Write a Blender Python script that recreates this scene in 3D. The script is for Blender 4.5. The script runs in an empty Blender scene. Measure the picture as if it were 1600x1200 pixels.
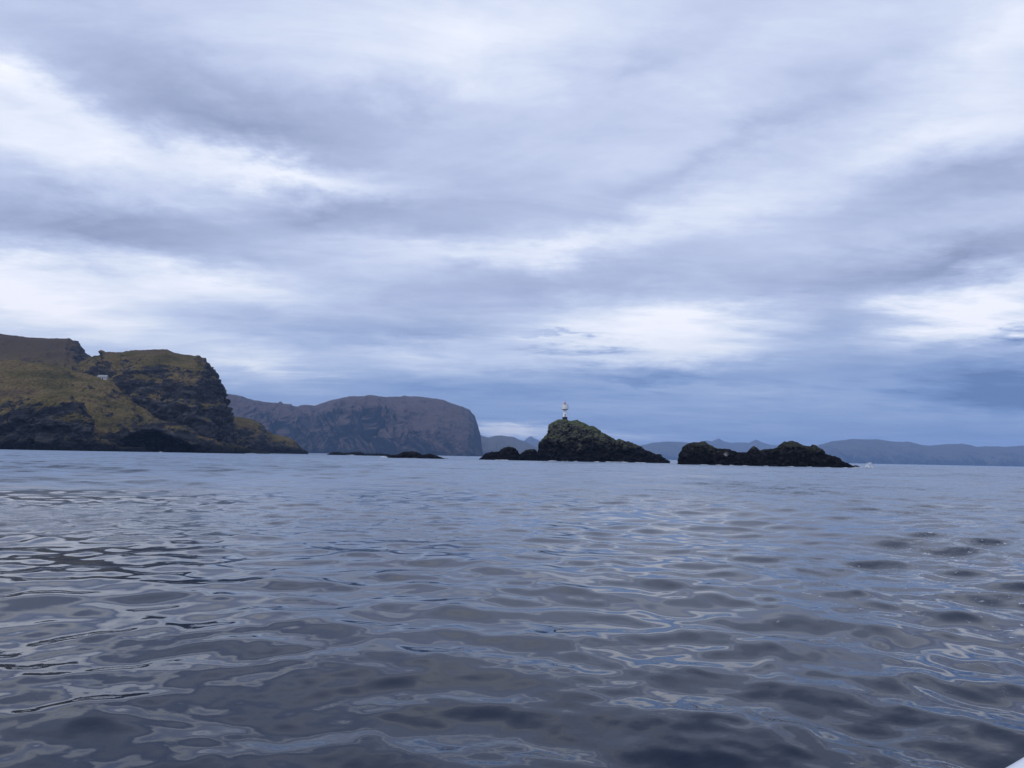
import bpy, bmesh, math
import numpy as np
from mathutils import Vector, Matrix
from mathutils.bvhtree import BVHTree

scene = bpy.context.scene
COL = scene.collection
rng = np.random.default_rng(11)

# ------------------------------------------------------------------ camera
CAM = np.array([0.0, 0.0, 2.0])
FPX = 1200.0                                   # focal length in photo pixels (1600 wide)
PITCH, ROLL = math.atan(113.5 / FPX), math.radians(1.094)
_f = np.array([0, math.cos(PITCH), math.sin(PITCH)])
_u0 = np.array([0, -math.sin(PITCH), math.cos(PITCH)])
_r0 = np.array([1.0, 0, 0])
_r = _r0 * math.cos(ROLL) + _u0 * math.sin(ROLL)
_u = -_r0 * math.sin(ROLL) + _u0 * math.cos(ROLL)
cam_data = bpy.data.cameras.new('camera')
cam_data.sensor_width = 36.0
cam_data.lens = 36.0 * FPX / 1600.0
cam_data.clip_start = 0.05
cam_data.clip_end = 60000.0
cam = bpy.data.objects.new('camera', cam_data)
COL.objects.link(cam)
m = Matrix.Identity(4)
for i in range(3):
    m[i][0], m[i][1], m[i][2], m[i][3] = _r[i], _u[i], -_f[i], CAM[i]
cam.matrix_world = m
scene.camera = cam

def ray(px, py):
    d = _f + _r * (px - 800.0) / FPX + _u * (600.0 - py) / FPX
    return d / np.linalg.norm(d)

def at(px, py, Y):
    d = ray(px, py)
    return CAM + d * (Y / d[1])

# ------------------------------------------------------------------ node helper
class NT:
    def __init__(s, tree):
        s.t = tree
        tree.nodes.clear()
    def n(s, typ, ins=None, **kw):
        nd = s.t.nodes.new(typ)
        for k, v in kw.items():
            setattr(nd, k, v)
        for k, v in (ins or {}).items():
            s.put(nd.inputs[k], v)
        return nd
    def put(s, sock, v):
        if isinstance(v, bpy.types.NodeSocket):
            s.t.links.new(v, sock)
        elif isinstance(v, bpy.types.Node):
            s.t.links.new(v.outputs[0], sock)
        else:
            sock.default_value = v
    def math(s, op, a, b=0.0, c=0.0, clamp=False):
        nd = s.n('ShaderNodeMath', operation=op, use_clamp=clamp)
        s.put(nd.inputs[0], a); s.put(nd.inputs[1], b); s.put(nd.inputs[2], c)
        return nd.outputs[0]
    def ramp(s, fac, stops, interp='LINEAR'):
        nd = s.n('ShaderNodeValToRGB')
        cr = nd.color_ramp
        cr.interpolation = interp
        while len(cr.elements) < len(stops):
            cr.elements.new(0.5)
        for e, (p, c) in zip(cr.elements, stops):
            e.position = p
            e.color = (c, c, c, 1) if isinstance(c, (int, float)) else (*c, 1)
        s.put(nd.inputs[0], fac)
        return nd.outputs[0]
    def mix(s, fac, a, b, blend='MIX'):
        nd = s.n('ShaderNodeMix', data_type='RGBA', blend_type=blend)
        s.put(nd.inputs[0], fac)
        for k, v in ((6, a), (7, b)):
            s.put(nd.inputs[k], (*v, 1) if isinstance(v, tuple) and len(v) == 3 else v)
        return nd.outputs[2]
    def noise(s, vec, scale, detail=4, rough=0.55, dist=0.0):
        nd = s.n('ShaderNodeTexNoise', {'Scale': scale, 'Detail': detail, 'Roughness': rough, 'Distortion': dist})
        if vec is not None:
            s.put(nd.inputs['Vector'], vec)
        return nd.outputs[0]

# ------------------------------------------------------------------ sky
SUN_EL, SUN_AZ = math.radians(45), math.radians(-125)     # azimuth from +Y, positive to the right
world = bpy.data.worlds.new('World')
scene.world = world
world.use_nodes = True
w = NT(world.node_tree)
geo = w.n('ShaderNodeNewGeometry')
tc = w.n('ShaderNodeTexCoord')
sep = w.n('ShaderNodeSeparateXYZ', {0: tc.outputs['Generated']})
X, Y, Z = sep.outputs
zc = w.math('MAXIMUM', Z, 0.0)
el = w.math('ARCSINE', zc)
az = w.math('ARCTAN2', X, Y)
den = w.math('ADD', zc, 0.10)
pl = w.n('ShaderNodeCombineXYZ', {0: w.math('DIVIDE', X, den), 1: w.math('DIVIDE', Y, den), 2: 0.0}).outputs[0]
plS = w.n('ShaderNodeMapping', {'Vector': pl, 'Rotation': (0, 0, math.radians(-14)), 'Scale': (0.50, 1.0, 1.0)}).outputs[0]
n_big = w.noise(plS, 0.95, 5, 0.52, 0.5)
n_fine = w.noise(plS, 2.6, 8, 0.66, 0.9)
n_wisp = w.noise(plS, 8.0, 6, 0.62, 0.5)
# chart for the named cloud features: azimuth, elevation, both warped a little so that edges fray
wx = w.noise(plS, 2.2, 8, 0.64)
wy = w.noise(pl, 2.8, 8, 0.64)
uq = w.math('MULTIPLY_ADD', w.math('SUBTRACT', wx, 0.5), 0.30, az)
vq = w.math('MULTIPLY_ADD', w.math('SUBTRACT', wy, 0.5), w.math('MULTIPLY_ADD', el, 0.26, 0.020), el)
chart = w.n('ShaderNodeCombineXYZ', {0: uq, 1: vq, 2: 0.0}).outputs[0]

def azel(px, py):
    d = ray(px, py)
    return math.atan2(d[0], d[1]), math.asin(d[2])

# px, py, half-width px, half-height px, tilt (deg, + = rising to the right), strength
CLOUDS = [
    (50, 130, 190, 34, -16, .30), (150, 235, 420, 66, -14, .25), (430, 272, 330, 42, -2, .50), (20, 215, 260, 60, -16, .16),
    (60, 475, 420, 95, -3, .52), (330, 440, 300, 55, -6, .35), (0, 420, 260, 40, 0, .20),
    (370, 195, 420, 95, -12, -.28), (260, 120, 330, 110, -20, -.14), (600, 180, 300, 80, 8, -.20),
    (120, 362, 480, 60, -1, -.36), (520, 335, 420, 55, 8, -.26),
    (720, 60, 420, 190, 10, .26), (1150, 130, 520, 90, 24, .06), (1560, 90, 260, 110, 20, .20), (1430, 215, 420, 70, 12, .22),
    (1120, 245, 420, 26, 20, -.07), (1230, 195, 500, 30, 18, -.05), (1000, 110, 330, 40, 22, -.10), (1480, 285, 420, 45, 4, -.20),
    (860, 385, 420, 38, 6, .32), (860, 440, 460, 42, 4, -.12), (1150, 320, 300, 40, 4, .14),
    (1090, 500, 240, 50, -2, .40), (930, 525, 260, 52, 0, .42), (1000, 560, 420, 40, 0, .16), (1130, 545, 240, 30, 0, .15),
    (905, 522, 95, 9, -2, -.38), (925, 547, 80, 10, 0, -.38), (850, 550, 40, 9, 0, -.20),
    (1540, 480, 220, 68, 6, .43), (1490, 500, 170, 55, -6, .30), (1570, 525, 120, 16, 8, -.55), (1530, 520, 60, 8, 0, -.2),
    (1500, 408, 430, 40, 4, -.40), (1300, 520, 220, 130, 10, -.13),
    (1560, 590, 240, 55, -2, -.34), (1580, 622, 210, 28, 0, -.32), (1010, 590, 300, 30, 2, -.26),
    (640, 555, 300, 45, 2, .22), (400, 575, 170, 45, -8, .36), (650, 520, 380, 35, -3, -.18), (700, 610, 420, 35, 0, -.10),
    (800, 672, 130, 15, -1, .95), (960, 682, 130, 12, 0, .34), (1000, 604, 330, 10, -2, .14),
]
acc = None
for (px, py, a, b, tilt, amp) in CLOUDS:
    u0, v0 = azel(px, py)
    k = math.cos(u0) ** 2
    mp = w.n('ShaderNodeMapping', {'Vector': chart, 'Location': (u0, v0, 0), 'Rotation': (0, 0, math.radians(tilt)),
                                   'Scale': (1.35 * a / FPX * max(k, .6), 1.35 * b / FPX, 1.0)}, vector_type='TEXTURE')
    g = w.n('ShaderNodeTexGradient', {'Vector': mp.outputs[0]}, gradient_type='QUADRATIC_SPHERE')
    acc = w.math('MULTIPLY_ADD', g.outputs['Fac'], amp * 1.15, 0.0 if acc is None else acc)
base = w.ramp(w.math('DIVIDE', el, math.radians(60)), [(0.0, 0.32), (0.05, 0.34), (0.11, 0.44), (0.2, 0.53), (0.45, 0.60), (0.62, 0.52), (1.0, 0.40)])
v = w.math('ADD', base, acc)
v = w.math('MULTIPLY_ADD', w.math('SUBTRACT', n_big, 0.5), 0.30, v)
v = w.math('MULTIPLY_ADD', w.math('SUBTRACT', n_fine, 0.5), 0.38, v)
v = w.math('MULTIPLY_ADD', w.math('SUBTRACT', n_wisp, 0.5), 0.16, v)
hi = w.ramp(v, [(0.0, (.20, .235, .365)), (0.22, (.31, .365, .545)), (0.45, (.44, .505, .715)), (0.62, (.575, .645, .845)),
                (0.8, (.77, .825, .955)), (1.0, (.96, .975, 1.07))])
lo = w.ramp(v, [(0.0, (.11, .185, .40)), (0.22, (.205, .312, .575)), (0.45, (.36, .465, .705)), (0.62, (.53, .62, .83)),
                (0.8, (.76, .82, .94)), (1.0, (.97, .97, 1.03))])
elf = w.ramp(w.math('DIVIDE', el, math.radians(60)), [(0.06, 0.0), (0.24, 1.0)], 'EASE')
cloudcol = w.mix(elf, lo, hi)
sky = w.n('ShaderNodeTexSky', sky_type='NISHITA', sun_disc=False, sun_elevation=SUN_EL, sun_rotation=SUN_AZ)
bg1 = w.n('ShaderNodeBackground', {'Color': sky.outputs[0], 'Strength': 0.07})
bg2 = w.n('ShaderNodeBackground', {'Color': cloudcol, 'Strength': 1.0})
mx = w.n('ShaderNodeMixShader', {0: 0.94, 1: bg1.outputs[0], 2: bg2.outputs[0]})
w.n('ShaderNodeOutputWorld', {0: mx.outputs[0]})
world.cycles.sampling_method = 'MANUAL'
world.cycles.sample_map_resolution = 512

# ------------------------------------------------------------------ sun behind the overcast
sl = bpy.data.lights.new('sun', 'SUN')
sl.energy = 0.9
sl.angle = math.radians(40)
sl.color = (1.0, 0.98, 0.95)
so = bpy.data.objects.new('sun', sl)
COL.objects.link(so)
sd = Vector((math.sin(SUN_AZ) * math.cos(SUN_EL), math.cos(SUN_AZ) * math.cos(SUN_EL), math.sin(SUN_EL)))
so.rotation_euler = sd.to_track_quat('Z', 'Y').to_euler()
so.location = sd * 50

# ------------------------------------------------------------------ exposure, renderer
vs = scene.view_settings
vs.view_transform = 'Standard'
vs.look = 'None'
vs.exposure = 0.15
vs.gamma = 1.0
vs.use_curve_mapping = False
cy = scene.cycles
cy.use_denoising = True
cy.use_adaptive_sampling = False
cy.max_bounces = 6
cy.diffuse_bounces = 2
cy.glossy_bounces = 3
cy.volume_bounces = 2
cy.sample_clamp_indirect = 8

# ------------------------------------------------------------------ numpy noise
_perm = np.random.default_rng(5).permutation(256).astype(np.int32)
_perm = np.concatenate([_perm, _perm, _perm])
_grad = np.random.default_rng(6).normal(size=(256, 3)).astype(np.float32)
_grad /= np.linalg.norm(_grad, axis=1, keepdims=True)

def perlin(p):
    p = np.asarray(p, dtype=np.float64)
    i = np.floor(p).astype(np.int64)
    f = (p - i).astype(np.float32)
    i = (i & 255).astype(np.int32)
    s = f * f * f * (f * (f * 6 - 15) + 10)
    out = np.zeros(len(p), np.float32)
    for dx in (0, 1):
        wx_ = s[:, 0] if dx else 1 - s[:, 0]
        hx = _perm[(i[:, 0] + dx) & 255]
        for dy in (0, 1):
            wy_ = s[:, 1] if dy else 1 - s[:, 1]
            hy = _perm[hx + ((i[:, 1] + dy) & 255)]
            for dz in (0, 1):
                wz_ = s[:, 2] if dz else 1 - s[:, 2]
                g = _grad[_perm[hy + ((i[:, 2] + dz) & 255)]]
                d = g[:, 0] * (f[:, 0] - dx) + g[:, 1] * (f[:, 1] - dy) + g[:, 2] * (f[:, 2] - dz)
                out += wx_ * wy_ * wz_ * d
    return out * 1.6

def fbm(p, scale, octaves=5, gain=0.5, ridged=False):
    q = np.asarray(p) / scale
    out = np.zeros(len(q), np.float32)
    a = 1.0
    for o in range(octaves):
        n = perlin(q + 17.3 * o)
        if ridged:
            n = 1 - 2 * np.abs(n)
        out += a * n
        a *= gain
        q = q * 2.03
    return out

def worley(p, scale):
    q = np.asarray(p) / scale
    i = np.floor(q).astype(np.int64)
    f = q - i
    d1 = np.full(len(q), 9.0); d2 = np.full(len(q), 9.0); cid = np.zeros(len(q), np.int32)
    for dx in (-1, 0, 1):
        for dy in (-1, 0, 1):
            for dz in (-1, 0, 1):
                h = _perm[_perm[_perm[(i[:, 0] + dx) & 255] + ((i[:, 1] + dy) & 255)] + ((i[:, 2] + dz) & 255)]
                off = _grad[h] * 0.5 + 0.5
                d = ((np.array([dx, dy, dz]) + off - f) ** 2).sum(1)
                closer = d < d1
                d2 = np.where(closer, d1, np.minimum(d2, d))
                cid = np.where(closer, h, cid)
                d1 = np.where(closer, d, d1)
    return np.sqrt(d1), np.sqrt(d2), cid / 255.0

# ------------------------------------------------------------------ mesh helpers
def mesh_from(name, verts, faces, mat, parent=None, smooth=False, matrix=None):
    me = bpy.data.meshes.new(name)
    verts = np.ascontiguousarray(verts, np.float32)
    faces = np.ascontiguousarray(faces, np.int32)
    k = faces.shape[1]
    me.vertices.add(len(verts)); me.vertices.foreach_set('co', verts.ravel())
    me.loops.add(faces.size); me.loops.foreach_set('vertex_index', faces.ravel())
    me.polygons.add(len(faces))
    me.polygons.foreach_set('loop_start', np.arange(0, faces.size, k, dtype=np.int32))
    me.polygons.foreach_set('use_smooth', np.full(len(faces), smooth, bool))
    me.update(calc_edges=True)
    me.validate()
    if mat: me.materials.append(mat)
    o = bpy.data.objects.new(name, me)
    COL.objects.link(o)
    if parent: o.parent = parent
    return o

def bm_obj(name, bm, mat, parent=None, smooth=False):
    me = bpy.data.meshes.new(name)
    bmesh.ops.recalc_face_normals(bm, faces=bm.faces)
    bm.to_mesh(me); bm.free()
    if smooth:
        for p in me.polygons: p.use_smooth = True
    me.materials.append(mat)
    o = bpy.data.objects.new(name, me)
    COL.objects.link(o)
    if parent: o.parent = parent
    return o

def tag(o, label=None, cat=None, group=None, kind=None):
    if label: o['label'] = label
    if cat: o['category'] = cat
    if group: o['group'] = group
    if kind: o['kind'] = kind
    return o

def empty(name, loc, rz=0):
    o = bpy.data.objects.new(name, None)
    COL.objects.link(o)
    o.location = loc
    o.rotation_euler = (0, 0, rz)
    return o

def grid_faces(nu, nv, off=0, wrap=False):
    a = np.arange(nu * nv).reshape(nu, nv) + off
    if wrap:
        a = np.concatenate([a, a[:1]], 0)
    return np.stack([a[:-1, :-1], a[1:, :-1], a[1:, 1:], a[:-1, 1:]], -1).reshape(-1, 4)

# a massif lofted along its ridge line: profile in photo pixels, ridge distance in metres (ground truth of depth)
def loft(prof, Yc, Df, Db, q=2.2, nx=200, nt=90, skirt=4.0, taper=0.5, lean=0.0):
    prof = np.array(prof, float)
    seg = np.hypot(*np.diff(prof, axis=0).T)
    s = np.concatenate([[0], np.cumsum(seg)])
    t = np.linspace(0, s[-1], nx)
    px, py = np.interp(t, s, prof[:, 0]), np.interp(t, s, prof[:, 1])
    if callable(Yc):
        yc = np.array([Yc(x) for x in px])
    else:
        yc = np.full(nx, float(Yc))
    top = np.array([at(a, b, c) for a, b, c in zip(px, py, yc)])
    H = np.maximum(top[:, 2], 0.02)
    r = (H / H.max()) ** taper
    th = np.linspace(0, math.pi, nt)
    c, sn = np.cos(th), np.sin(th)
    cy_ = np.sign(c) * np.abs(c) ** (2 / q)
    cz = np.abs(sn) ** (2 / q)
    D = np.where(c[None, :] > 0, Df, Db) * r[:, None]
    P = np.zeros((nx, nt, 3))
    P[..., 0] = top[:, 0][:, None]
    P[..., 1] = yc[:, None] - D * cy_[None, :]
    P[..., 2] = H[:, None] * cz[None, :]
    # keep the outline while the body widens to the viewer
    P[..., 0] *= (P[..., 1] / yc[:, None])
    sk0, sk1 = P[:, :1].copy(), P[:, -1:].copy()
    sk0[..., 2] = sk1[..., 2] = -skirt
    P = np.concatenate([sk0, P, sk1], 1)
    return P

def grid_normals(P):
    du = np.gradient(P, axis=0); dv = np.gradient(P, axis=1)
    n = np.cross(du, dv)
    l = np.linalg.norm(n, axis=-1, keepdims=True)
    n = n / np.maximum(l, 1e-9)
    flip = np.sign((n[..., 2]).mean()) or 1
    return n * flip

def roughen(P, layers, calm=0.0):
    """layers: (kind, scale xyz, amplitude)"""
    n = grid_normals(P)
    flat = P.reshape(-1, 3)
    d = np.zeros(len(flat))
    for kind, sc, amp in layers:
        q = flat / np.array(sc)
        if kind == 'fbm': d += amp * fbm(q, 1.0, 5)
        elif kind == 'ridge': d += amp * (fbm(q, 1.0, 5, ridged=True) - 0.5)
        elif kind == 'fine': d += amp * fbm(q, 1.0, 3)
        elif kind == 'block':
            qq = q + 0.25 * np.stack([fbm(q + 31, .8, 2), fbm(q + 57, .8, 2), fbm(q + 83, .8, 2)], -1)
            f1, f2, cid = worley(qq, 1.0)
            d += amp * ((cid - 0.5) * 1.3 - 0.5 * np.exp(-((f2 - f1) / 0.12) ** 2))
    if calm: d = d * (calm + (1 - calm) * np.clip(1.25 * (1 - n.reshape(-1, 3)[:, 2] ** 2), 0, 1))
    return P + n * d.reshape(P.shape[:2])[..., None]

def macro_up(P, it):
    n = grid_normals(P)[..., 2].copy()
    for _ in range(it):
        n[1:-1] = (n[:-2] + n[1:-1] + n[2:]) / 3
        n[:, 1:-1] = (n[:, :-2] + n[:, 1:-1] + n[:, 2:]) / 3
    return n

def join_grids(name, grids, mat, smooth=False, bias=None):
    vs_, fs_, off = [], [], 0
    up = np.concatenate([(macro_up(P, 10) + (bias[i] if bias else 0)).ravel() for i, P in enumerate(grids)]).astype(np.float32)
    for P in grids:
        vs_.append(P.reshape(-1, 3))
        fs_.append(grid_faces(P.shape[0], P.shape[1], off))
        off += P.shape[0] * P.shape[1]
    o = mesh_from(name, np.concatenate(vs_), np.concatenate(fs_), mat, smooth=smooth)
    if bias:
        o.data.attributes.new('turf', 'FLOAT', 'POINT').data.foreach_set('value', up)
    return o

def bvh_of(o):
    me = o.data
    n = len(me.vertices)
    co = np.empty(n * 3, np.float32); me.vertices.foreach_get('co', co)
    f = np.empty(len(me.loops), np.int32); me.loops.foreach_get('vertex_index', f)
    return BVHTree.FromPolygons([tuple(map(float, c)) for c in co.reshape(-1, 3)], [tuple(map(int, c)) for c in f.reshape(-1, 4)])

# ------------------------------------------------------------------ materials
def material(name):
    mt = bpy.data.materials.new(name)
    mt.use_nodes = True
    return mt, NT(mt.node_tree)

def finish(n, color, rough=0.9, normal=None, spec=0.3, extra=None):
    ins = {'Base Color': color, 'Roughness': rough, 'Specular IOR Level': spec}
    if normal is not None: ins['Normal'] = normal
    ins.update(extra or {})
    b = n.n('ShaderNodeBsdfPrincipled', ins)
    n.n('ShaderNodeOutputMaterial', {0: b.outputs[0]})

def mat_plain(name, col, rough=0.5, spec=0.4, var=0.08, scale=6.0):
    mt, n = material(name)
    t = n.n('ShaderNodeTexCoord')
    nz = n.noise(t.outputs['Object'], scale, 5)
    c = n.mix(nz, tuple(x * (1 - var) for x in col), tuple(min(1, x * (1 + var)) for x in col))
    finish(n, c, rough, spec=spec)
    return mt

def mat_headland():
    mt, n = material('headland_ground')
    g = n.n('ShaderNodeNewGeometry')
    pos = g.outputs['Position']
    s = n.n('ShaderNodeSeparateXYZ', {0: g.outputs['True Normal']})
    sp = n.n('ShaderNodeSeparateXYZ', {0: pos})
    st = n.n('ShaderNodeMapping', {'Vector': pos, 'Rotation': (0, math.radians(9), 0), 'Scale': (1, 1, 3.0)}).outputs[0]
    n1 = n.noise(pos, 0.022, 6, 0.6)
    n2 = n.noise(pos, 0.09, 6, 0.65)
    n3 = n.noise(st, 0.07, 6, 0.62, 0.6)
    n4 = n.noise(pos, 0.4, 5, 0.65)
    turf = n.n('ShaderNodeAttribute', attribute_name='turf').outputs['Fac']
    slope = n.math('MULTIPLY_ADD', n.math('SUBTRACT', n2, 0.5), 1.15, n.math('MULTIPLY_ADD', s.outputs[2], 0.25, n.math('MULTIPLY', turf, 0.75)))
    slope = n.math('MULTIPLY_ADD', n.math('SUBTRACT', n3, 0.5), 0.75, slope)
    gm = n.ramp(slope, [(0.46, 0.0), (0.60, 1.0)])
    gcol = n.ramp(n1, [(0.30, (.075, .066, .030)), (0.43, (.145, .116, .046)), (0.55, (.230, .168, .076)), (0.70, (.115, .076, .056))])
    gcol = n.mix(n.ramp(n4, [(.35, 0.0), (.65, .72)]), gcol, (.040, .037, .025))
    high = n.ramp(n.math('MULTIPLY_ADD', n.math('SUBTRACT', n1, 0.5), 0.5, n.math('DIVIDE', sp.outputs[2], 200.0)), [(0.50, 0.0), (0.68, 1.0)])
    gcol = n.mix(n.math('MULTIPLY', high, 0.8), gcol, (.082, .062, .052))
    rcol = n.ramp(n3, [(0.30, (.014, .016, .022)), (0.5, (.042, .044, .053)), (0.68, (.130, .124, .128))])
    rcol = n.mix(n.math('MULTIPLY', n2, 0.45), rcol, (.050, .042, .034))
    c = n.mix(gm, rcol, gcol)
    wet = n.ramp(n.math('MULTIPLY_ADD', n.math('SUBTRACT', n2, 0.5), 0.16, n.math('DIVIDE', sp.outputs[2], 60.0)), [(0.09, 1.0), (0.17, 0.0)])
    c = n.mix(n.math('MULTIPLY', wet, .85), c, (.010, .011, .014))
    bmp = n.n('ShaderNodeBump', {'Strength': 0.8, 'Distance': 2.5, 'Height': n.math('ADD', n3, n4)})
    finish(n, c, 0.95, bmp.outputs[0], 0.04)
    return mt

def mat_islet(name, moss, zt, base=1.0, stain=None):
    mt, n = material(name)
    g = n.n('ShaderNodeNewGeometry')
    pos = g.outputs['Position']
    s = n.n('ShaderNodeSeparateXYZ', {0: g.outputs['Normal']})
    sp = n.n('ShaderNodeSeparateXYZ', {0: pos})
    n1 = n.noise(pos, 0.12, 6, 0.62)
    n2 = n.noise(pos, 0.6, 6, 0.65)
    n3 = n.noise(pos, 2.4, 4, 0.6)
    rcol = n.ramp(n2, [(0.36, tuple(base * x for x in (.004, .004, .006))), (0.50, tuple(base * x for x in (.014, .013, .016))), (0.66, tuple(base * x for x in (.055, .048, .050)))])
    up = n.math('MULTIPLY_ADD', n.math('SUBTRACT', n1, 0.5), 1.3, s.outputs[2])
    hgt = n.ramp(n.math('MULTIPLY_ADD', n.math('SUBTRACT', n1, 0.5), 0.6, n.math('DIVIDE', sp.outputs[2], zt * 2)), [(0.18, 0.0), (0.36, 1.0)])
    upper = n.mix(n.ramp(n2, [(.42, 0.0), (.60, 1.0)]), (.030, .026, .028), (.24, .21, .205))
    rcol = n.mix(n.math('MULTIPLY', hgt, 0.6 * moss), rcol, upper)
    mm = n.math('MULTIPLY', n.ramp(n.math('MULTIPLY_ADD', n.math('SUBTRACT', n2, .5), 1.2, up), [(0.12, 0.0), (0.5, 1.0)]), n.math('MULTIPLY', hgt, moss))
    mcol = n.ramp(n3, [(0.3, (.030, .042, .020)), (0.55, (.110, .125, .060)), (0.75, (.22, .215, .125))])
    c = n.mix(mm, rcol, mcol)
    if stain:      # bird-whitened patch
        dv = n.n('ShaderNodeVectorMath', {0: pos, 1: tuple(stain[0])}, operation='SUBTRACT').outputs[0]
        dl = n.n('ShaderNodeVectorMath', {0: dv, 1: (1.0, 0.25, 1.2)}, operation='MULTIPLY').outputs[0]
        ln = n.n('ShaderNodeVectorMath', {0: dl}, operation='LENGTH').outputs['Value']
        sm = n.ramp(n.math('MULTIPLY_ADD', n.math('SUBTRACT', n2, .5), 2.2, n.math('DIVIDE', ln, stain[1])), [(0.5, 1.0), (0.9, 0.0)])
        c = n.mix(sm, c, (.30, .28, .30))
    bmp = n.n('ShaderNodeBump', {'Strength': 0.7, 'Distance': 0.5, 'Height': n.math('ADD', n2, n3)})
    finish(n, c, 0.85, bmp.outputs[0], 0.04)
    return mt

def mat_far(name, a, b, sc):
    mt, n = material(name)
    g = n.n('ShaderNodeNewGeometry')
    pos = g.outputs['Position']
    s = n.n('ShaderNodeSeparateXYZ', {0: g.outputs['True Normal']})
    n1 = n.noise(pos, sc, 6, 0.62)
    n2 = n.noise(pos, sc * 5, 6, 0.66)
    f = n.math('MULTIPLY_ADD', n.math('SUBTRACT', n2, 0.5), 0.9, n.math('MULTIPLY_ADD', s.outputs[2], 0.5, n.math('MULTIPLY', n1, 0.5)))  # ravine shading and lit slopes put into the colour by slope and noise
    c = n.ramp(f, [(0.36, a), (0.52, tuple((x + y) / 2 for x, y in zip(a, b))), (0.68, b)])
    finish(n, c, 1.0, spec=0.05)
    return mt

M_head = mat_headland()
M_light_islet = mat_islet('islet_rock_moss', 1.0, 24.0, .7)
M_islet = mat_islet('islet_rock', 0.25, 14.0, .55)
M_long_islet = mat_islet('islet_rock_stained', 0.25, 14.0, .55, (at(1136, 710, 335), 1.5))
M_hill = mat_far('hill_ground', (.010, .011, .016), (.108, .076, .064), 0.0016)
M_mount = mat_far('mountain_ground', (.012, .014, .02), (.12, .10, .075), 0.0011)

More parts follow.
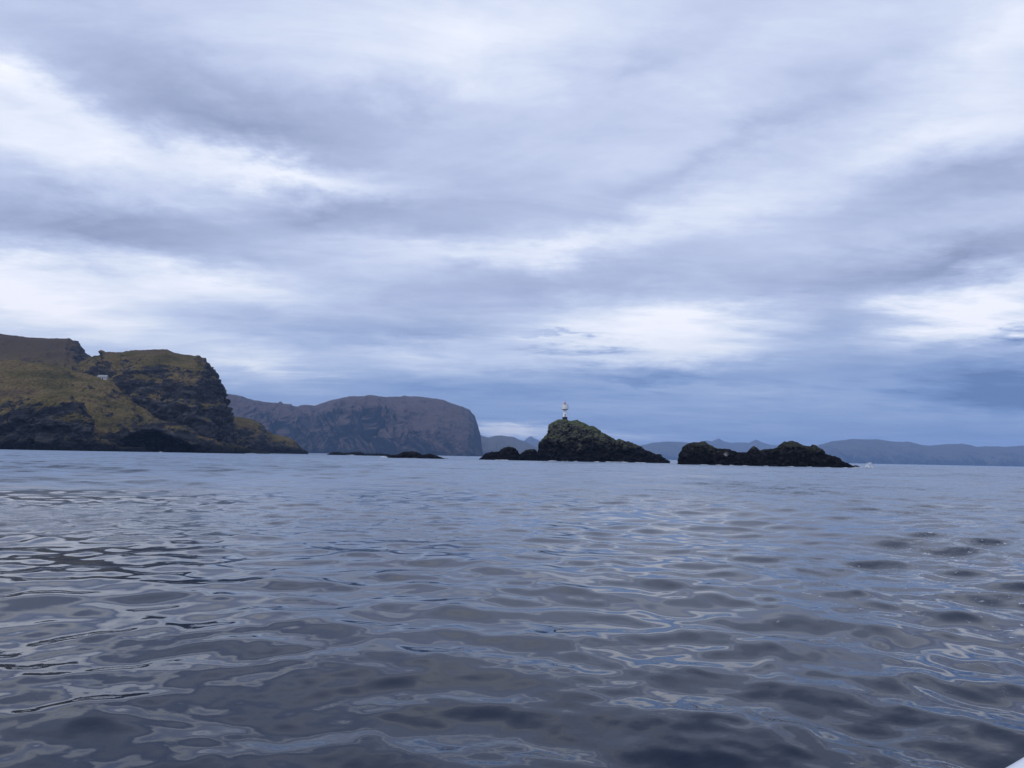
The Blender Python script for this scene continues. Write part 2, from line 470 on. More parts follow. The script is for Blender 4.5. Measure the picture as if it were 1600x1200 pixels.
# ------------------------------------------------------------------ sea
def build_sea():
    front = np.radians(np.arange(-47, 47.001, 0.09))
    back = np.radians(np.arange(49, 311.1, 2.5))
    ang = np.concatenate([front, back])
    dang = np.gradient(np.concatenate([[ang[-1] - 2 * math.pi], ang, [ang[0] + 2 * math.pi]]))[1:-1]
    rr = [0.6]
    while rr[-1] < 15800:
        r = rr[-1]
        k = .05 if r < 2.6 else (.0068 if r < 45 else (.0082 if r < 420 else .04))
        rr.append(r * (1 + k))
    rr = np.array(rr)
    drr = np.gradient(rr)
    A, R = np.meshgrid(ang, rr, indexing='ij')
    x = (np.sin(A) * R).ravel(); y = (np.cos(A) * R).ravel()
    spr = np.broadcast_to(drr[None, :], A.shape).ravel()
    spa = (dang[:, None] * R).ravel()
    isfront = (np.abs(A) < math.radians(47.5)).ravel()
    space = np.maximum(spr, spa).astype(np.float32)
    xy = np.stack([x, y, np.zeros_like(x)], -1)
    # wind patches and slicks
    near = R.ravel() < 900
    patch = np.full(len(x), 0.5, np.float32); slick = np.full(len(x), 0.5, np.float32)
    pw = xy[near]
    patch[near] = np.clip(0.5 + 0.55 * fbm(pw + 400, 26.0, 3), 0, 1)
    slick[near] = np.clip(0.5 + 0.9 * fbm(pw * np.array([.55, 1, 1]) + 90, 4.2, 3), 0, 1)
    side = 1 / (1 + np.exp(-(x / np.maximum(y, 1.0) - 0.15) * 7))      # windier to the right, in the lee of the headland on the left
    side = np.where(isfront, side, 0.6).astype(np.float32)
    g = np.random.default_rng(23)
    comps = []
    N = 120
    for i, lam in enumerate(np.exp(np.linspace(math.log(0.16), math.log(34), N))):
        lam *= g.uniform(.96, 1.04)
        if lam > 9: sl_ = 0.0055
        elif lam > 2.2: sl_ = 0.0135
        elif lam > 0.8: sl_ = 0.0310
        elif lam > 0.35: sl_ = 0.0330
        else: sl_ = 0.0210
        spread = 0.45 if lam > 9 else (0.7 if lam > 2.2 else 0.9)
        th = math.radians(258) + g.normal() * spread       # travel direction, roughly towards the viewer
        k = 2 * math.pi / lam
        comps.append((lam, k * math.cos(th), k * math.sin(th), sl_ / k * g.uniform(.6, 1.4), g.uniform(0, 2 * math.pi), sl_))
    z = np.zeros(len(x), np.float32); dx = np.zeros_like(z); dy = np.zeros_like(z); lost = np.zeros_like(z)
    x32, y32 = x.astype(np.float64), y.astype(np.float64)
    rflat = R.ravel()
    gust = np.where(isfront, 1 / (1 + np.exp((x / np.maximum(y, 1.0) + 0.22) * 9)) * np.clip((rflat - 40) / 30, 0, 1), 0).astype(np.float32)   # cat's paws under the headland
    open_w = (0.75 + (0.0 + 1.5 * gust) * np.clip((rflat - 10) / 45, 0, 1)).astype(np.float32)     # rougher away from the sheltered water by the boat
    for lam, kx, ky, a, ph, sl_ in comps:
        wgt = np.clip((lam / space - 2.2) / 2.5, 0, 1).astype(np.float32)
        if lam < 0.8: local = (0.42 + 1.5 * slick * patch) * (0.8 + 0.75 * side)
        elif lam < 2.2: local = (0.7 + 0.6 * patch) * (0.8 + 0.4 * side)
        elif lam < 9: local = (0.6 + 0.45 * side) * open_w
        else: local = np.ones_like(z)
        lost += (sl_ * local * (1 - wgt)) ** 2 * 0.5
        ii = np.nonzero(wgt > 0)[0]
        if len(ii) == 0: continue
        p = kx * x32[ii] + ky * y32[ii] + ph
        p = np.remainder(p, 2 * math.pi).astype(np.float32)
        al = a * wgt[ii] * local[ii]
        z[ii] += al * np.sin(p)
        kk = math.hypot(kx, ky)
        c = np.cos(p) * al * 0.8
        dx[ii] += kx / kk * c; dy[ii] += ky / kk * c
    V = np.stack([x + dx, y + dy, z], -1)
    faces = grid_faces(len(ang), len(rr), 0, wrap=True)
    # centre cap
    c_id = len(V)
    V = np.concatenate([V, [[0, 0, 0]]])
    idx0 = np.arange(len(ang)) * len(rr)
    nxt = np.roll(idx0, -1)
    o = mesh_from('sea', V, faces, None, smooth=True)
    me = o.data
    at_r = me.attributes.new('unresolved', 'FLOAT', 'POINT')
    vals = np.concatenate([np.sqrt(lost) * (0.55 + 1.6 * gust), [0]]).astype(np.float32)
    at_r.data.foreach_set('value', vals)
    # churned water beside the boat; flecks out to the right also paint ripple sparkle white
    q = x / np.maximum(y, 0.5)
    wake_sparkle = np.clip((q - 0.12) / 0.40, 0, 1) * np.clip((rflat - 6) / 5, 0, 1) * np.clip((70 - rflat) / 40, 0, 1)
    nearb = np.exp(-(((x - 1.9) / .75) ** 2 + ((y - 4.75) / .55) ** 2)) * 1.2 + np.exp(-(((x - 2.9) / .7) ** 2 + ((y - 4.7) / .5) ** 2)) * 0.75
    fo = np.where(isfront, np.maximum(wake_sparkle * 0.42, nearb), 0)
    at_f = me.attributes.new('foam_sparkle', 'FLOAT', 'POINT')
    at_f.data.foreach_set('value', np.concatenate([np.clip(fo, 0, 1), [0]]).astype(np.float32))
    at_w = me.attributes.new('wind', 'FLOAT', 'POINT')
    at_w.data.foreach_set('value', np.concatenate([patch * (0.25 + 0.9 * slick) * (0.3 + 0.9 * side), [0]]).astype(np.float32))
    return o

def mat_sea():
    mt, n = material('sea_water')
    g = n.n('ShaderNodeNewGeometry')
    pos = g.outputs['Position']
    un = n.n('ShaderNodeAttribute', attribute_name='unresolved').outputs['Fac']
    fo = n.n('ShaderNodeAttribute', attribute_name='foam_sparkle').outputs['Fac']
    wd = n.n('ShaderNodeAttribute', attribute_name='wind').outputs['Fac']
    flat = n.n('ShaderNodeMapping', {'Vector': pos, 'Rotation': (0, 0, math.radians(-10)), 'Scale': (0.6, 1.0, 1.0)}).outputs[0]
    far = n.math('MULTIPLY', un, 9.0, clamp=True)
    def slopes(scale, detail, amp):
        nd = n.n('ShaderNodeTexNoise', {'Vector': flat, 'Scale': scale, 'Detail': detail, 'Roughness': 0.55, 'Distortion': 0.5})
        v0 = n.n('ShaderNodeVectorMath', {0: nd.outputs['Color'], 1: (0.5, 0.5, 0.5)}, operation='SUBTRACT').outputs[0]
        v1 = n.n('ShaderNodeVectorMath', {0: v0, 1: (0.7, 1.0, 0.0)}, operation='MULTIPLY').outputs[0]
        sc = n.n('ShaderNodeVectorMath', {0: v1}, operation='SCALE')
        n.put(sc.inputs['Scale'], amp)
        return sc.outputs[0]
    nv = g.outputs['Normal']
    for sv in (slopes(18.0, 2, n.math('MULTIPLY', wd, 0.85)), slopes(7.0, 2, n.math('MULTIPLY', wd, 1.0)), slopes(2.2, 3, n.math('MULTIPLY', wd, 0.75)),
               slopes(0.55, 3, n.math('MULTIPLY', far, 0.55)), slopes(0.12, 3, n.math('MULTIPLY', far, 0.12))):
        nv = n.n('ShaderNodeVectorMath', {0: nv, 1: sv}, operation='ADD').outputs[0]
    nv = n.n('ShaderNodeVectorMath', {0: nv}, operation='NORMALIZE').outputs[0]
    rough = n.math('MULTIPLY_ADD', un, 2.6, 0.015)
    f1 = n.noise(pos, 3.2, 6, 0.72, 1.2)
    f2 = n.noise(flat, 9.0, 5, 0.7, 0.8)
    fm = n.math('MULTIPLY_ADD', n.math('ADD', f1, f2), 0.5, n.math('MULTIPLY_ADD', fo, 0.16, -0.10))
    fm = n.ramp(n.math('MULTIPLY', fm, 1.0), [(0.545, 0.0), (0.60, 1.0)])
    fm = n.math('MULTIPLY', fm, n.math('MULTIPLY', fo, 2.0, clamp=True))
    deep = n.mix(n.noise(pos, 0.06, 3), (.0030, .0095, .0260), (.0045, .0130, .0330))
    b = n.n('ShaderNodeBsdfPrincipled', {'Base Color': deep, 'Roughness': rough, 'IOR': 1.333, 'Normal': nv, 'Specular IOR Level': 0.5,
                                         'Sheen Weight': n.math('MULTIPLY', far, 1.0), 'Sheen Roughness': 0.25, 'Sheen Tint': (.86, .93, 1, 1)})  # sheen lobe added to brighten distant water beyond its own reflection
    fb = n.n('ShaderNodeBsdfPrincipled', {'Base Color': (.72, .76, .80, 1), 'Roughness': 0.7})
    mx_ = n.n('ShaderNodeMixShader', {0: fm, 1: b.outputs[0], 2: fb.outputs[0]})
    n.n('ShaderNodeOutputMaterial', {0: mx_.outputs[0]})
    return mt

sea = build_sea()
sea.data.materials.append(mat_sea())
tag(sea, 'grey blue open sea with glassy ripples and low swell', kind='structure')

# ------------------------------------------------------------------ left headland
def build_headland():
    A = loft([(-170, 524), (-90, 521), (-40, 524), (0, 527), (28, 531), (55, 533), (80, 534), (103, 535), (113, 540), (121, 549), (128, 557), (138, 562),
              (150, 567), (175, 578), (230, 602), (280, 640), (310, 700)], 1250, 300, 330, 1.9, 240, 130)
    A = roughen(A, [('ridge', (90, 90, 60), 9), ('fbm', (30, 30, 14), 3.0), ('block', (11, 16, 9), 1.6), ('fine', (6, 6, 3), .8)], calm=0.25)
    B = loft([(40, 655), (90, 610), (125, 578), (148, 566), (152, 563.5), (158, 562.5), (164, 558.5), (176, 557.5), (187, 557), (189, 558), (200, 556), (213, 554), (235, 553.5), (258, 553.5), (270, 557),
              (280, 560), (295, 562), (305, 564), (313, 570), (322, 579), (331, 590), (336, 603), (341, 611), (344, 626), (350, 640), (352, 655), (358, 672),
              (366, 685), (376, 698), (384, 704), (394, 707)], 1000, 190, 260, 2.5, 360, 190, taper=.4)
    B = roughen(B, [('ridge', (70, 60, 40), 8), ('fbm', (26, 40, 9), 3.4), ('block', (12, 14, 7), 2.4), ('block', (5, 6, 4), 1.0), ('fine', (4, 4, 2), .6)], calm=0.15)
    C = loft([(-170, 590), (-90, 572), (-30, 566), (0, 564), (40, 566), (75, 571), (98, 577), (120, 584), (140, 588), (152, 591), (165, 595), (178, 603), (192, 611), (205, 619), (222, 632), (240, 643),
              (258, 653), (270, 661), (285, 674), (300, 690), (316, 706)], 850, 190, 200, 1.35, 300, 200, taper=.5)
    C = roughen(C, [('ridge', (60, 50, 40), 5.5), ('fbm', (22, 26, 10), 2.6), ('block', (9, 11, 6), 1.3), ('fine', (4, 4, 2.5), .6)], calm=0.5)
    K = loft([(-170, 655), (-80, 640), (-40, 644), (-10, 652), (8, 645), (22, 632), (35, 622), (60, 619), (85, 618), (103, 622), (116, 633), (128, 650), (140, 672), (155, 689),
              (190, 700), (222, 707)], 680, 62, 120, 2.9, 280, 150, taper=.35)
    K = roughen(K, [('ridge', (34, 34, 24), 5.5), ('fbm', (14, 14, 8), 2.4), ('block', (7, 8, 6), 1.8), ('fine', (3, 3, 2), .5)], calm=0.3)
    L = loft([(118, 694), (150, 684), (180, 677), (215, 669), (245, 663), (270, 667), (290, 674), (312, 684), (330, 693), (350, 700), (378, 707)], 722, 40, 90, 3.4, 300, 150, taper=.3)
    L = roughen(L, [('ridge', (30, 30, 16), 3.5), ('fbm', (12, 12, 6), 1.8), ('block', (6, 7, 4.5), 1.4), ('fine', (3, 3, 2), .45)])
    # the sea cave and its low overhang: front face pushed back under the brow
    arch = np.array([(178, 707), (186, 693), (200, 683), (220, 675), (238, 674), (256, 681), (272, 687), (286, 692), (298, 699), (306, 707)], float)
    fl = L.reshape(-1, 3)
    hx = np.array([at(a, b, 685) for a, b in arch])
    zt = np.interp(fl[:, 0] / fl[:, 1], hx[:, 0] / hx[:, 1], hx[:, 2], left=-1, right=-1)
    inside = 1 / (1 + np.exp((fl[:, 2] - zt) * 1.6))
    inside = np.where(zt > 0, inside, 0) * np.where(fl[:, 1] < 724, 1, 0)
    fl[:, 1] += inside * 40
    Mm = loft([(318, 690), (335, 660), (345, 652), (357, 652), (370, 652), (392, 655), (405, 662), (415, 672), (425, 678), (440, 681), (450, 685), (458, 690), (464, 696), (470, 701), (478, 708)],
              1200, 90, 120, 2.0, 220, 110, taper=.5)
    Mm = roughen(Mm, [('ridge', (40, 40, 18), 3.5), ('fbm', (14, 16, 6), 1.8), ('block', (7, 8, 4), 1.3), ('fine', (4, 4, 2), .5)], calm=0.35)
    # foot of the cliff: stepped ledges
    F = loft([(312, 707), (325, 698), (345, 690), (360, 692), (372, 697), (388, 702), (400, 703), (410, 705.5), (420, 708)], 880, 26, 60, 2.2, 160, 70, taper=.4)
    F = roughen(F, [('fbm', (12, 12, 6), 1.5), ('block', (6, 6, 3.5), 1.2), ('fine', (3, 3, 2), .4)])
    o = join_grids('headland', [A, B, C, K, L, Mm, F], M_head, bias=[-.12, -.12, -.17, -.06, -.3, -.22, -.3])
    tag(o, 'steep brown and green headland with dark sea cliffs and a cave', kind='structure')
    return o
headland = build_headland()

# ------------------------------------------------------------------ hazy hill and far mountains
def build_hill():
    P = loft([(250, 640), (300, 622), (340, 619), (350, 620), (365, 621), (380, 624), (398, 629), (430, 632), (445, 633), (463, 638), (492, 638), (510, 630), (530, 625), (548, 622),
              (560, 623), (583, 621), (600, 624), (615, 626), (632, 622), (655, 622), (675, 624), (692, 627), (705, 632), (722, 637), (733, 642), (741, 651), (746, 665),
              (750, 681), (752, 698), (754, 711)], 5500, 1200, 1100, 1.9, 460, 170, skirt=6, taper=.45)
    # gullies that run down the slope, slightly to the left
    n = grid_normals(P); f = P.reshape(-1, 3)
    run = np.stack([f[:, 0] + 0.9 * f[:, 2] * 1.2, f[:, 1] * 0.12, f[:, 2] * 0.25], -1)
    fade = np.clip(1.02 - f[:, 2] / np.repeat(np.maximum(P[..., 2].max(1), 1), P.shape[1]), .015, 1) * np.clip((-f[:, 0] - 240) / 500, .12, 1)
    d = (60 * (fbm(run, 330, 5, .55, True) - .5) + 130 * (fbm(f * np.array([1, .6, .8]), 520, 6, .55, True) - .5)) * fade + 5 * fbm(f, 60, 5)
    P = P + n * d.reshape(P.shape[:2])[..., None]
    S = loft([(395, 712), (430, 700), (470, 690), (520, 676), (560, 664), (600, 655), (640, 662), (690, 680), (730, 700), (745, 712)], 4800, 650, 700, 1.5, 260, 110, skirt=6)
    n = grid_normals(S); f = S.reshape(-1, 3)
    run = np.stack([f[:, 0] + 1.6 * f[:, 2], f[:, 1] * 0.2, f[:, 2] * 0.3], -1)
    S = S + n * (60 * (fbm(run, 210, 5, .55, True) - .5) + 7 * fbm(f, 45, 4)).reshape(S.shape[:2])[..., None]
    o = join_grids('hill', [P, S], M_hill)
    tag(o, 'broad hazy brown hill with steep right end behind the skerries', kind='structure')
build_hill()

def far(prof, Yd, D, label, amp=1.0, q=1.6, nx=220):
    P = loft(prof, Yd, D, D, q, nx, 70, skirt=6, taper=.45)
    n = grid_normals(P); f = P.reshape(-1, 3)
    run = np.stack([f[:, 0] + 0.5 * f[:, 2], f[:, 1] * 0.2, f[:, 2] * 0.4], -1)
    fade = np.clip(1.08 - f[:, 2] / np.repeat(np.maximum(P[..., 2].max(1), 1), P.shape[1]), .06, 1)
    P = P + n * (amp * (75 * (fbm(run, 420, 5, .55, True) - .5) * fade + 7 * fbm(f, 80, 4))).reshape(P.shape[:2])[..., None]
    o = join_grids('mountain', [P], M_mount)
    tag(o, label, kind='structure')

far([(715, 690), (735, 677), (750, 680), (757, 682), (763, 684), (775, 681), (783, 681), (795, 682), (802, 683), (810, 687), (820, 690), (832, 696), (845, 702), (872, 713)], 8500, 800,
    'low rounded blue hill between the steep hill and the lighthouse islet', .45)
far([(805, 700), (818, 690), (825, 684), (830, 682), (836, 686), (845, 690), (865, 700), (890, 714)], 15300, 900, 'pale distant peak beside the lighthouse islet', .8)
far([(960, 714), (985, 703), (1003, 696), (1020, 692), (1045, 690), (1065, 691), (1090, 694), (1130, 700), (1200, 716)], 12500, 900, 'hazy rounded hill between the two dark islets', .6)
far([(1040, 712), (1075, 700), (1090, 694), (1103, 688), (1112, 690), (1123, 685), (1130, 689), (1142, 692), (1155, 691), (1170, 692), (1182, 687), (1190, 691), (1205, 695), (1225, 697), (1260, 700), (1320, 718)],
    15000, 900, 'pale jagged twin peaks far behind the long islet', .7)
far([(1225, 720), (1255, 708), (1280, 696), (1300, 690), (1330, 687), (1370, 687), (1400, 691), (1422, 691), (1440, 696), (1455, 697), (1480, 694), (1505, 693.5), (1525, 698), (1545, 697),
     (1570, 699), (1600, 697), (1660, 693), (1740, 700), (1800, 712), (1850, 733)], 11500, 1200, 'long hazy blue range of flat topped mountains', .9, nx=320)

# ------------------------------------------------------------------ skerries and islets
ROCK = [('ridge', (9, 9, 6), 1.0), ('fbm', (4, 4, 2.6), .5), ('block', (5.6, 6.4, 3.8), 1.9), ('block', (2.4, 3.0, 1.8), .55), ('block', (1.2, 1.4, .9), .16), ('fine', (.8, .8, .5), .10)]
def scale_layers(L, s, a):
    return [(k, tuple(x * s for x in sc), am * a) for k, sc, am in L]

def islet(name, prof, Yc, Df, Db, q, nx, nt, mat, label, s=1.0, a=1.0, taper=.4, calm=.6, cat='islet', group=None):
    P = roughen(loft(prof, Yc, Df, Db, q, nx, nt, skirt=2.5, taper=taper), scale_layers(ROCK, s, a), calm)
    o = join_grids(name, [P], mat)
    return tag(o, label, cat, group)

light_islet = islet('rocky_islet', [(836, 723), (841, 716), (843, 710), (843, 698), (845, 690), (851, 684), (857, 679), (857, 670), (861, 663), (868, 657.5), (875, 656), (884, 656.5), (893, 658), (905, 658), (911, 660),
               (925, 668), (938, 677), (945, 678), (957, 685), (964, 688.5), (968, 687), (980, 690), (990, 695), (1000, 699), (1008, 704), (1020, 708), (1033, 714), (1047, 722)],
              440, 16, 20, 2.7, 300, 170, M_light_islet, 'tall dark rocky islet with mossy green top carrying the lighthouse', 1.0, .8)
islet('rocky_islet', [(1058, 729), (1061, 722), (1062, 710), (1068, 701), (1075, 695), (1083, 691.5), (1092, 691), (1100, 690), (1105, 695), (1115, 699), (1130, 702), (1137, 702), (1152, 707), (1168, 707),
              (1174, 702), (1178, 698), (1183, 701), (1188, 703.5), (1193, 702), (1200, 702.5), (1215, 700), (1222, 694), (1230, 689.5), (1237, 689), (1241, 691), (1248, 694), (1260, 697), (1268, 699), (1270, 696),
              (1275, 697), (1280, 701), (1290, 710), (1305, 714), (1310, 716), (1315, 720), (1330, 726), (1345, 732)],
      lambda p: 350 - (p - 1060) / 285 * 26, 9, 12, 2.5, 380, 130, M_long_islet, 'long low black rocky islet with a spiky crest and surf at its end', .7, .42)
islet('skerry', [(748, 719), (752, 715), (758, 709), (768, 706), (780, 705), (782, 702), (790, 700), (800, 699), (806, 703), (812, 712), (817, 721)], 432, 7, 8, 2.3, 130, 70, M_islet,
      'pointed black rock with a low shelf at the far side of a notch', .7, .45, cat='skerry', group='small dark skerries')
islet('skerry', [(804, 721), (809, 714), (815, 708), (822, 704), (828, 703), (834, 702), (840, 707), (852, 714)], 436, 7, 8, 2.3, 90, 70, M_islet,
      'small black rock hump joined to the foot of the lighthouse islet', .7, .45, cat='skerry', group='small dark skerries')
islet('skerry', [(594, 719), (604, 712.5), (612, 711.5), (620, 711), (632, 707), (638, 706), (650, 706), (660, 711), (672, 709.5), (685, 713), (700, 719)], 440, 7, 8, 2.2, 150, 60, M_islet,
      'low black skerry with two humps and white surf at one end', .6, .32, cat='skerry', group='small dark skerries')
islet('skerry', [(507, 712), (514, 708.5), (522, 706.5), (530, 706), (537, 708), (548, 707), (562, 706), (570, 709), (590, 708.6), (605, 709.6), (622, 712.5)], 900, 9, 10, 2.2, 150, 50, M_islet,
      'thin flat dark skerry lying behind the two humped skerry', .8, .3, cat='skerry', group='small dark skerries')

# ------------------------------------------------------------------ lighthouse
M_white = mat_plain('white_painted_iron', (.93, .93, .92), .45, var=.05, scale=2.0)
M_red = mat_plain('red_painted_iron', (.42, .05, .045), .45, var=.12, scale=3.0)
M_dark = mat_plain('dark_tarred_base', (.016, .017, .021), .8, var=.3, scale=2.0)
M_glass = mat_plain('lantern_glass', (.10, .13, .15), .08, spec=.6)
M_rail = mat_plain('grey_galvanised_rail', (.30, .31, .33), .5)

def lathe(bm, prof, seg=24, cap=True):
    rings = []
    for r, z in prof:
        rings.append([bm.verts.new((r * math.cos(2 * math.pi * k / seg), r * math.sin(2 * math.pi * k / seg), z)) for k in range(seg)])
    for a, b in zip(rings[:-1], rings[1:]):
        for k in range(seg):
            bm.faces.new((a[k], a[(k + 1) % seg], b[(k + 1) % seg], b[k]))
    if cap:
        bm.faces.new(rings[0][::-1]); bm.faces.new(rings[-1])

def box(bm, c, s, rot=None):
    mt_ = Matrix.Translation(c) @ (rot or Matrix.Identity(4)) @ Matrix.Diagonal((*s, 1))
    bmesh.ops.create_cube(bm, size=1.0, matrix=mt_)

def rod(bm, a, b, r, seg=8):
    a, b = Vector(a), Vector(b)
    d = b - a
    mt_ = Matrix.Translation((a + b) / 2) @ d.to_track_quat('Z', 'Y').to_matrix().to_4x4()
    bmesh.ops.create_cone(bm, cap_ends=True, segments=seg, radius1=r, radius2=r, depth=d.length, matrix=mt_)

bv = bvh_of(light_islet)
lp = at(882.2, 656, 440)
hit = bv.ray_cast(Vector((lp[0], 438, 80)), Vector((0, 0, -1)))
zb = hit[0].z if hit[0] else 20.0
LH = empty('lighthouse', (lp[0], 438, zb + 0.35))
tag(LH, 'white tapered iron lighthouse with wide lantern room and red top on dark islet', 'lighthouse')
b = bmesh.new(); lathe(b, [(1.50, -1.2), (1.42, 1.2), (1.36, 1.75), (1.0, 1.75)]); bm_obj('foundation', b, M_dark, LH, False)
b = bmesh.new(); lathe(b, [(1.22, 1.75), (1.16, 1.9), (1.0, 3.2), (.84, 4.5), (.76, 5.6)]); tw = bm_obj('tower', b, M_white, LH, True)
b = bmesh.new(); box(b, (0, -1.10, 2.55), (.62, .14, 1.5)); bm_obj('door', b, M_rail, tw)
b = bmesh.new(); lathe(b, [(.70, 5.6), (1.1, 5.75), (1.95, 5.95), (2.1, 6.05), (2.1, 6.14), (.5, 6.14)]); gl = bm_obj('gallery', b, M_rail, LH)
b = bmesh.new()
for k in range(12):
    a = 2 * math.pi * k / 12
    rod(b, (2.06 * math.cos(a), 2.06 * math.sin(a), 6.1), (2.06 * math.cos(a), 2.06 * math.sin(a), 7.0), .022, 6)
for zz in (6.55, 7.0):
    for k in range(24):
        a, c = 2 * math.pi * k / 24, 2 * math.pi * (k + 1) / 24
        rod(b, (2.06 * math.cos(a), 2.06 * math.sin(a), zz), (2.06 * math.cos(c), 2.06 * math.sin(c), zz), .02, 5)
bm_obj('railing', b, M_rail, gl)
b = bmesh.new(); lathe(b, [(1.92, 6.14), (1.92, 8.70), (2.0, 8.75), (2.0, 8.86), (1.3, 8.92)]); lr = bm_obj('lantern_room', b, M_white, LH, False)
for k in range(2):
    a = math.radians(-90 + (k * 2 - 1) * 62)
    b = bmesh.new(); box(b, (0, 0, 0), (.06, .34, .6)); 
    o = bm_obj('window', b, M_glass, lr); o.location = (1.91 * math.cos(a), 1.91 * math.sin(a), 7.75); o.rotation_euler = (0, 0, a)
b = bmesh.new(); lathe(b, [(1.3, 8.90), (.8, 9.1), (.42, 9.2), (.40, 9.7), (.28, 10.0), (.04, 10.3)]); rf = bm_obj('roof', b, M_red, LH, True)
b = bmesh.new(); rod(b, (0, 0, 10.2), (0, 0, 11.3), .05); bm_obj('finial', b, M_red, rf)

# ------------------------------------------------------------------ cottage on the headland
bvH = bvh_of(headland)
d = ray(158.5, 592.5)
hit = bvH.ray_cast(Vector(CAM), Vector(d))
hp = hit[0] if hit[0] else Vector(at(158.5, 592.5, 850))
M_wall = mat_plain('white_boarded_wall', (.52, .52, .50), .7, var=.06)
M_roof = mat_plain('weathered_slate_roof', (.30, .31, .33), .7, var=.15, scale=3)
M_pane = mat_plain('dark_window_pane', (.03, .035, .04), .1, spec=.6)
s_ = hp.length / 1000.0
HS = empty('cottage', (hp.x, hp.y + 3, hp.z - 0.2), math.radians(6))
tag(HS, 'small white cottage with grey gabled roof on the grassy headland slope', 'cottage')
LX, LYY, HW = 9.0, 5.5, 3.0
b = bmesh.new()
box(b, (0, 0, HW / 2 - 1.5), (LX, LYY, HW + 3))
bm_obj('wall', b, M_wall, HS)
for sx in (-1, 1):
    b = bmesh.new()
    vs4 = [b.verts.new((sx * (LX / 2 - .002), -LYY / 2, HW)), b.verts.new((sx * (LX / 2 - .002), LYY / 2, HW)), b.verts.new((sx * (LX / 2 - .002), 0, HW + 1.9))]
    b.faces.new(vs4)
    bm_obj('gable', b, M_wall, HS)
b = bmesh.new()
th = math.atan2(2.0, LYY / 2)
for sy in (-1, 1):
    box(b, (0, sy * LYY / 4 * 1.04, HW + .98), (LX + .8, LYY / 2 / math.cos(th) + .45, .16), Matrix.Rotation(-sy * th, 4, 'X'))
rfh = bm_obj('roof', b, M_roof, HS)
b = bmesh.new(); box(b, (1.4, .1, HW + 2.3), (.7, .7, 1.3)); bm_obj('chimney', b, M_dark, rfh)
for wx_ in (-3.0, -1.2, 2.6):
    b = bmesh.new(); box(b, (wx_, -LYY / 2 - .02, 1.75), (1.0, .10, 1.1)); wo = bm_obj('window', b, M_wall, HS)
    b = bmesh.new(); box(b, (wx_, -LYY / 2 - .07, 1.75), (.8, .06, .9)); bm_obj('pane', b, M_pane, wo)
b = bmesh.new(); box(b, (.8, -LYY / 2 - .03, 1.05), (.95, .12, 2.1)); bm_obj('door', b, M_dark, HS)

# ------------------------------------------------------------------ surf
M_foam = mat_plain('white_surf', (.88, .92, .97), .8, var=.04, scale=1.0)
def surf(px0, px1, py, Yd, h, label, n=90, seed=0, peak=None, fine=1.0):
    g = np.random.default_rng(seed)
    b = bmesh.new()
    p0, p1 = at(px0, py, Yd), at(px1, py, Yd)
    for i in range(n):
        t = g.uniform()
        x = p0[0] + (p1[0] - p0[0]) * t
        env = math.sin(math.pi * t) ** .6 if peak is None else math.exp(-((t - peak) / .12) ** 2) + .22
        r = h * env * g.uniform(.12, .5) * fine
        z = h * env * g.uniform() ** 1.7
        mt_ = Matrix.Translation((x + g.normal() * .2, Yd + g.normal() * .8, z)) @ Matrix.Rotation(g.uniform(0, 6), 4, 'Z') @ Matrix.Diagonal((r * g.uniform(.8, 2.2), r, r * g.uniform(.5, 1.5), 1))
        bmesh.ops.create_icosphere(b, subdivisions=1, radius=1.0, matrix=mt_)
    for v_ in b.verts:
        v_.co += Vector(g.normal(size=3) * h * .035)
    o = bm_obj('surf', b, M_foam)
    tag(o, label, kind='stuff')
surf(1336, 1364, 731, 322, 1.9, 'white spray bursting at the tip of the long islet', 600, 1, .80, .30)
surf(594, 607, 717, 431, .75, 'white surf at the end of the two humped skerry', 60, 2)
surf(540, 556, 711, 880, 1.0, 'white surf breaking beside the flat skerry', 40, 3)
surf(626, 655, 717.4, 431, .30, 'thin surf along the foot of the two humped skerry', 50, 4)
surf(955, 985, 721.5, 423, .40, 'thin surf along the foot of the lighthouse islet', 60, 5)
surf(322, 348, 707.5, 850, .9, 'white surf under the headland cliffs', 60, 6)
surf(150, 175, 705, 678, .8, 'white surf beside the sea cave', 50, 7)
surf(385, 402, 708, 852, .7, 'small surf at the ledges below the cliff', 40, 8)

def wash(px0, px1, py0, py1, Yd, h, label, pieces, seed):
    g = np.random.default_rng(seed)
    b = bmesh.new()
    for i in range(pieces):
        c = g.uniform(px0, px1); wd_ = g.uniform(3, 13)
        for k in range(int(wd_ * 3.2)):
            px = c + g.uniform(-.5, .5) * wd_
            py = py0 + (py1 - py0) * (px - px0) / (px1 - px0)
            Yq = Yd(px) if callable(Yd) else Yd
            p = at(px, py, Yq)
            r = h * g.uniform(.25, 1.0) * (1 - abs(px - c) / wd_)
            mt_ = Matrix.Translation((p[0], Yq + g.normal() * .9, r * .1 + .05)) @ Matrix.Diagonal((r * g.uniform(1.2, 3.2), r * 1.6, r * g.uniform(.4, .9), 1))
            bmesh.ops.create_icosphere(b, subdivisions=1, radius=1.0, matrix=mt_)
    for v_ in b.verts:
        v_.co += Vector(g.normal(size=3) * h * .12)
    tag(bm_obj('surf', b, M_foam), label, kind='stuff')
wash(845, 1040, 721, 723, 423.5, .34, 'broken white wash along the foot of the lighthouse islet', 9, 21)
wash(1066, 1335, 727, 731, lambda p: 340.5 - (p - 1060) / 285 * 26, .24, 'broken white wash along the foot of the long islet', 10, 22)
wash(10, 300, 703.5, 706.5, 676, .55, 'broken white wash under the near headland cliffs', 12, 23)
wash(755, 838, 719, 720, 424, .26, 'broken white wash along the two black rocks', 4, 24)

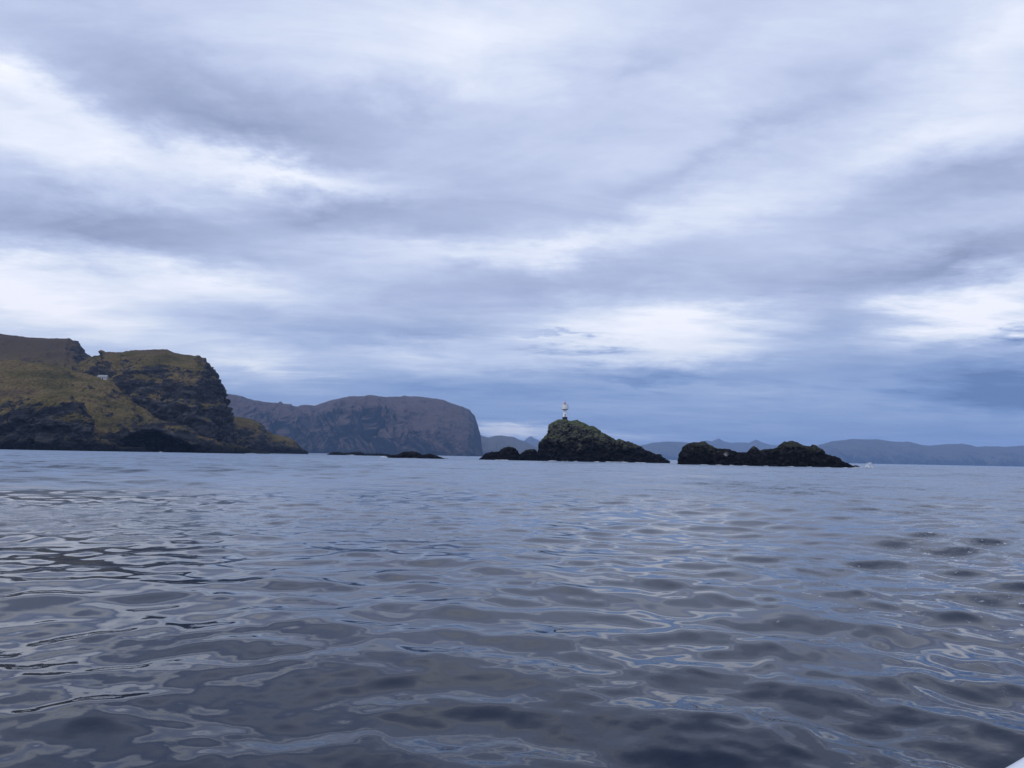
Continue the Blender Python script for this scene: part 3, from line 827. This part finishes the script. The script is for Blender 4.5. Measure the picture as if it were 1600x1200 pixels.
# ------------------------------------------------------------------ the boat under the camera
M_gel = mat_plain('white_gelcoat', (.78, .79, .80), .25, spec=.5, var=.03, scale=3)
M_deck = mat_plain('grey_non_slip_deck', (.42, .43, .44), .8, var=.06, scale=30)
phi = math.radians(50)
boat = empty('motor_boat', (0, 0, 0), -phi)          # local +Y is the bow
tag(boat, 'white motor boat whose rounded gunwale rises at the bottom corner', 'boat')
BC = 0.55                                            # centre line offset to the camera's right
def half(yb):
    t = np.clip((yb + 2.6) / 7.4, 0, 1)
    return 1.35 * (1 - np.clip((t - .62) / .38, 0, 1) ** 2.2) * (0.93 + .07 * np.clip(t / .3, 0, 1))
def sheer(yb):
    t = (yb + 2.6) / 7.4
    return 0.95 + 0.45 * t ** 1.6
ys = np.linspace(-2.6, 4.77, 44)
def rail_profile(yb):
    hw, zz = float(half(yb)), float(sheer(yb))
    out = []
    for k in range(13):
        a = math.pi * k / 12 * 1.05
        out.append((hw - .055 + .06 * math.cos(a - .1), zz - .03 + .06 * math.sin(a)))
    return out
for sx in (-1, 1):
    P = np.array([[(BC + sx * max(x, .0), yb, z) for x, z in rail_profile(yb)] for yb in ys])
    mesh_from('gunwale', P.reshape(-1, 3), grid_faces(P.shape[0], P.shape[1]), M_gel, boat, True)
    H = []
    for yb in ys:
        hw, zz = float(half(yb)), float(sheer(yb))
        H.append([(BC + sx * (hw * f_ - .004), yb, z_) for f_, z_ in ((1.0, zz - .085), (.97, zz - .3), (.9, .3), (.82, .05), (.45, -.25), (0.0, -.45))])
    H = np.array(H)
    mesh_from('hull_side', H.reshape(-1, 3), grid_faces(H.shape[0], H.shape[1]), M_gel, boat, True)
    I = np.array([[(BC + sx * max(float(half(yb)) - .22, 0), yb, float(sheer(yb)) - .085), (BC + sx * max(float(half(yb)) - .24, 0), yb, .36)] for yb in ys])
    mesh_from('inner_side', I.reshape(-1, 3), grid_faces(I.shape[0], I.shape[1]), M_gel, boat, True)
Dk = np.array([[(BC - max(float(half(yb)) - .2, 0), yb, .37), (BC + max(float(half(yb)) - .2, 0), yb, .37)] for yb in ys])
mesh_from('deck', Dk.reshape(-1, 3), grid_faces(Dk.shape[0], Dk.shape[1]), M_deck, boat)
b = bmesh.new(); box(b, (BC, -2.6, .42), (2.55, .09, 1.05)); bm_obj('transom', b, M_gel, boat)

# ------------------------------------------------------------------ haze
b = bmesh.new()
bmesh.ops.create_cube(b, size=1.0)
hz_mat = bpy.data.materials.new('haze_air')
hz_mat.use_nodes = True
hn = NT(hz_mat.node_tree)
pv = hn.n('ShaderNodeVolumePrincipled', {'Color': (.41, .63, 1.0, 1), 'Density': 6.6e-5, 'Anisotropy': 0.0})
ho = hn.n('ShaderNodeOutputMaterial')
hn.t.links.new(pv.outputs[0], ho.inputs['Volume'])
haze = bm_obj('haze', b, hz_mat)
haze.scale = (33600, 33600, 560)
haze.location = (0, 0, 272)
tag(haze, 'thin pale blue sea haze over the far land', kind='stuff')
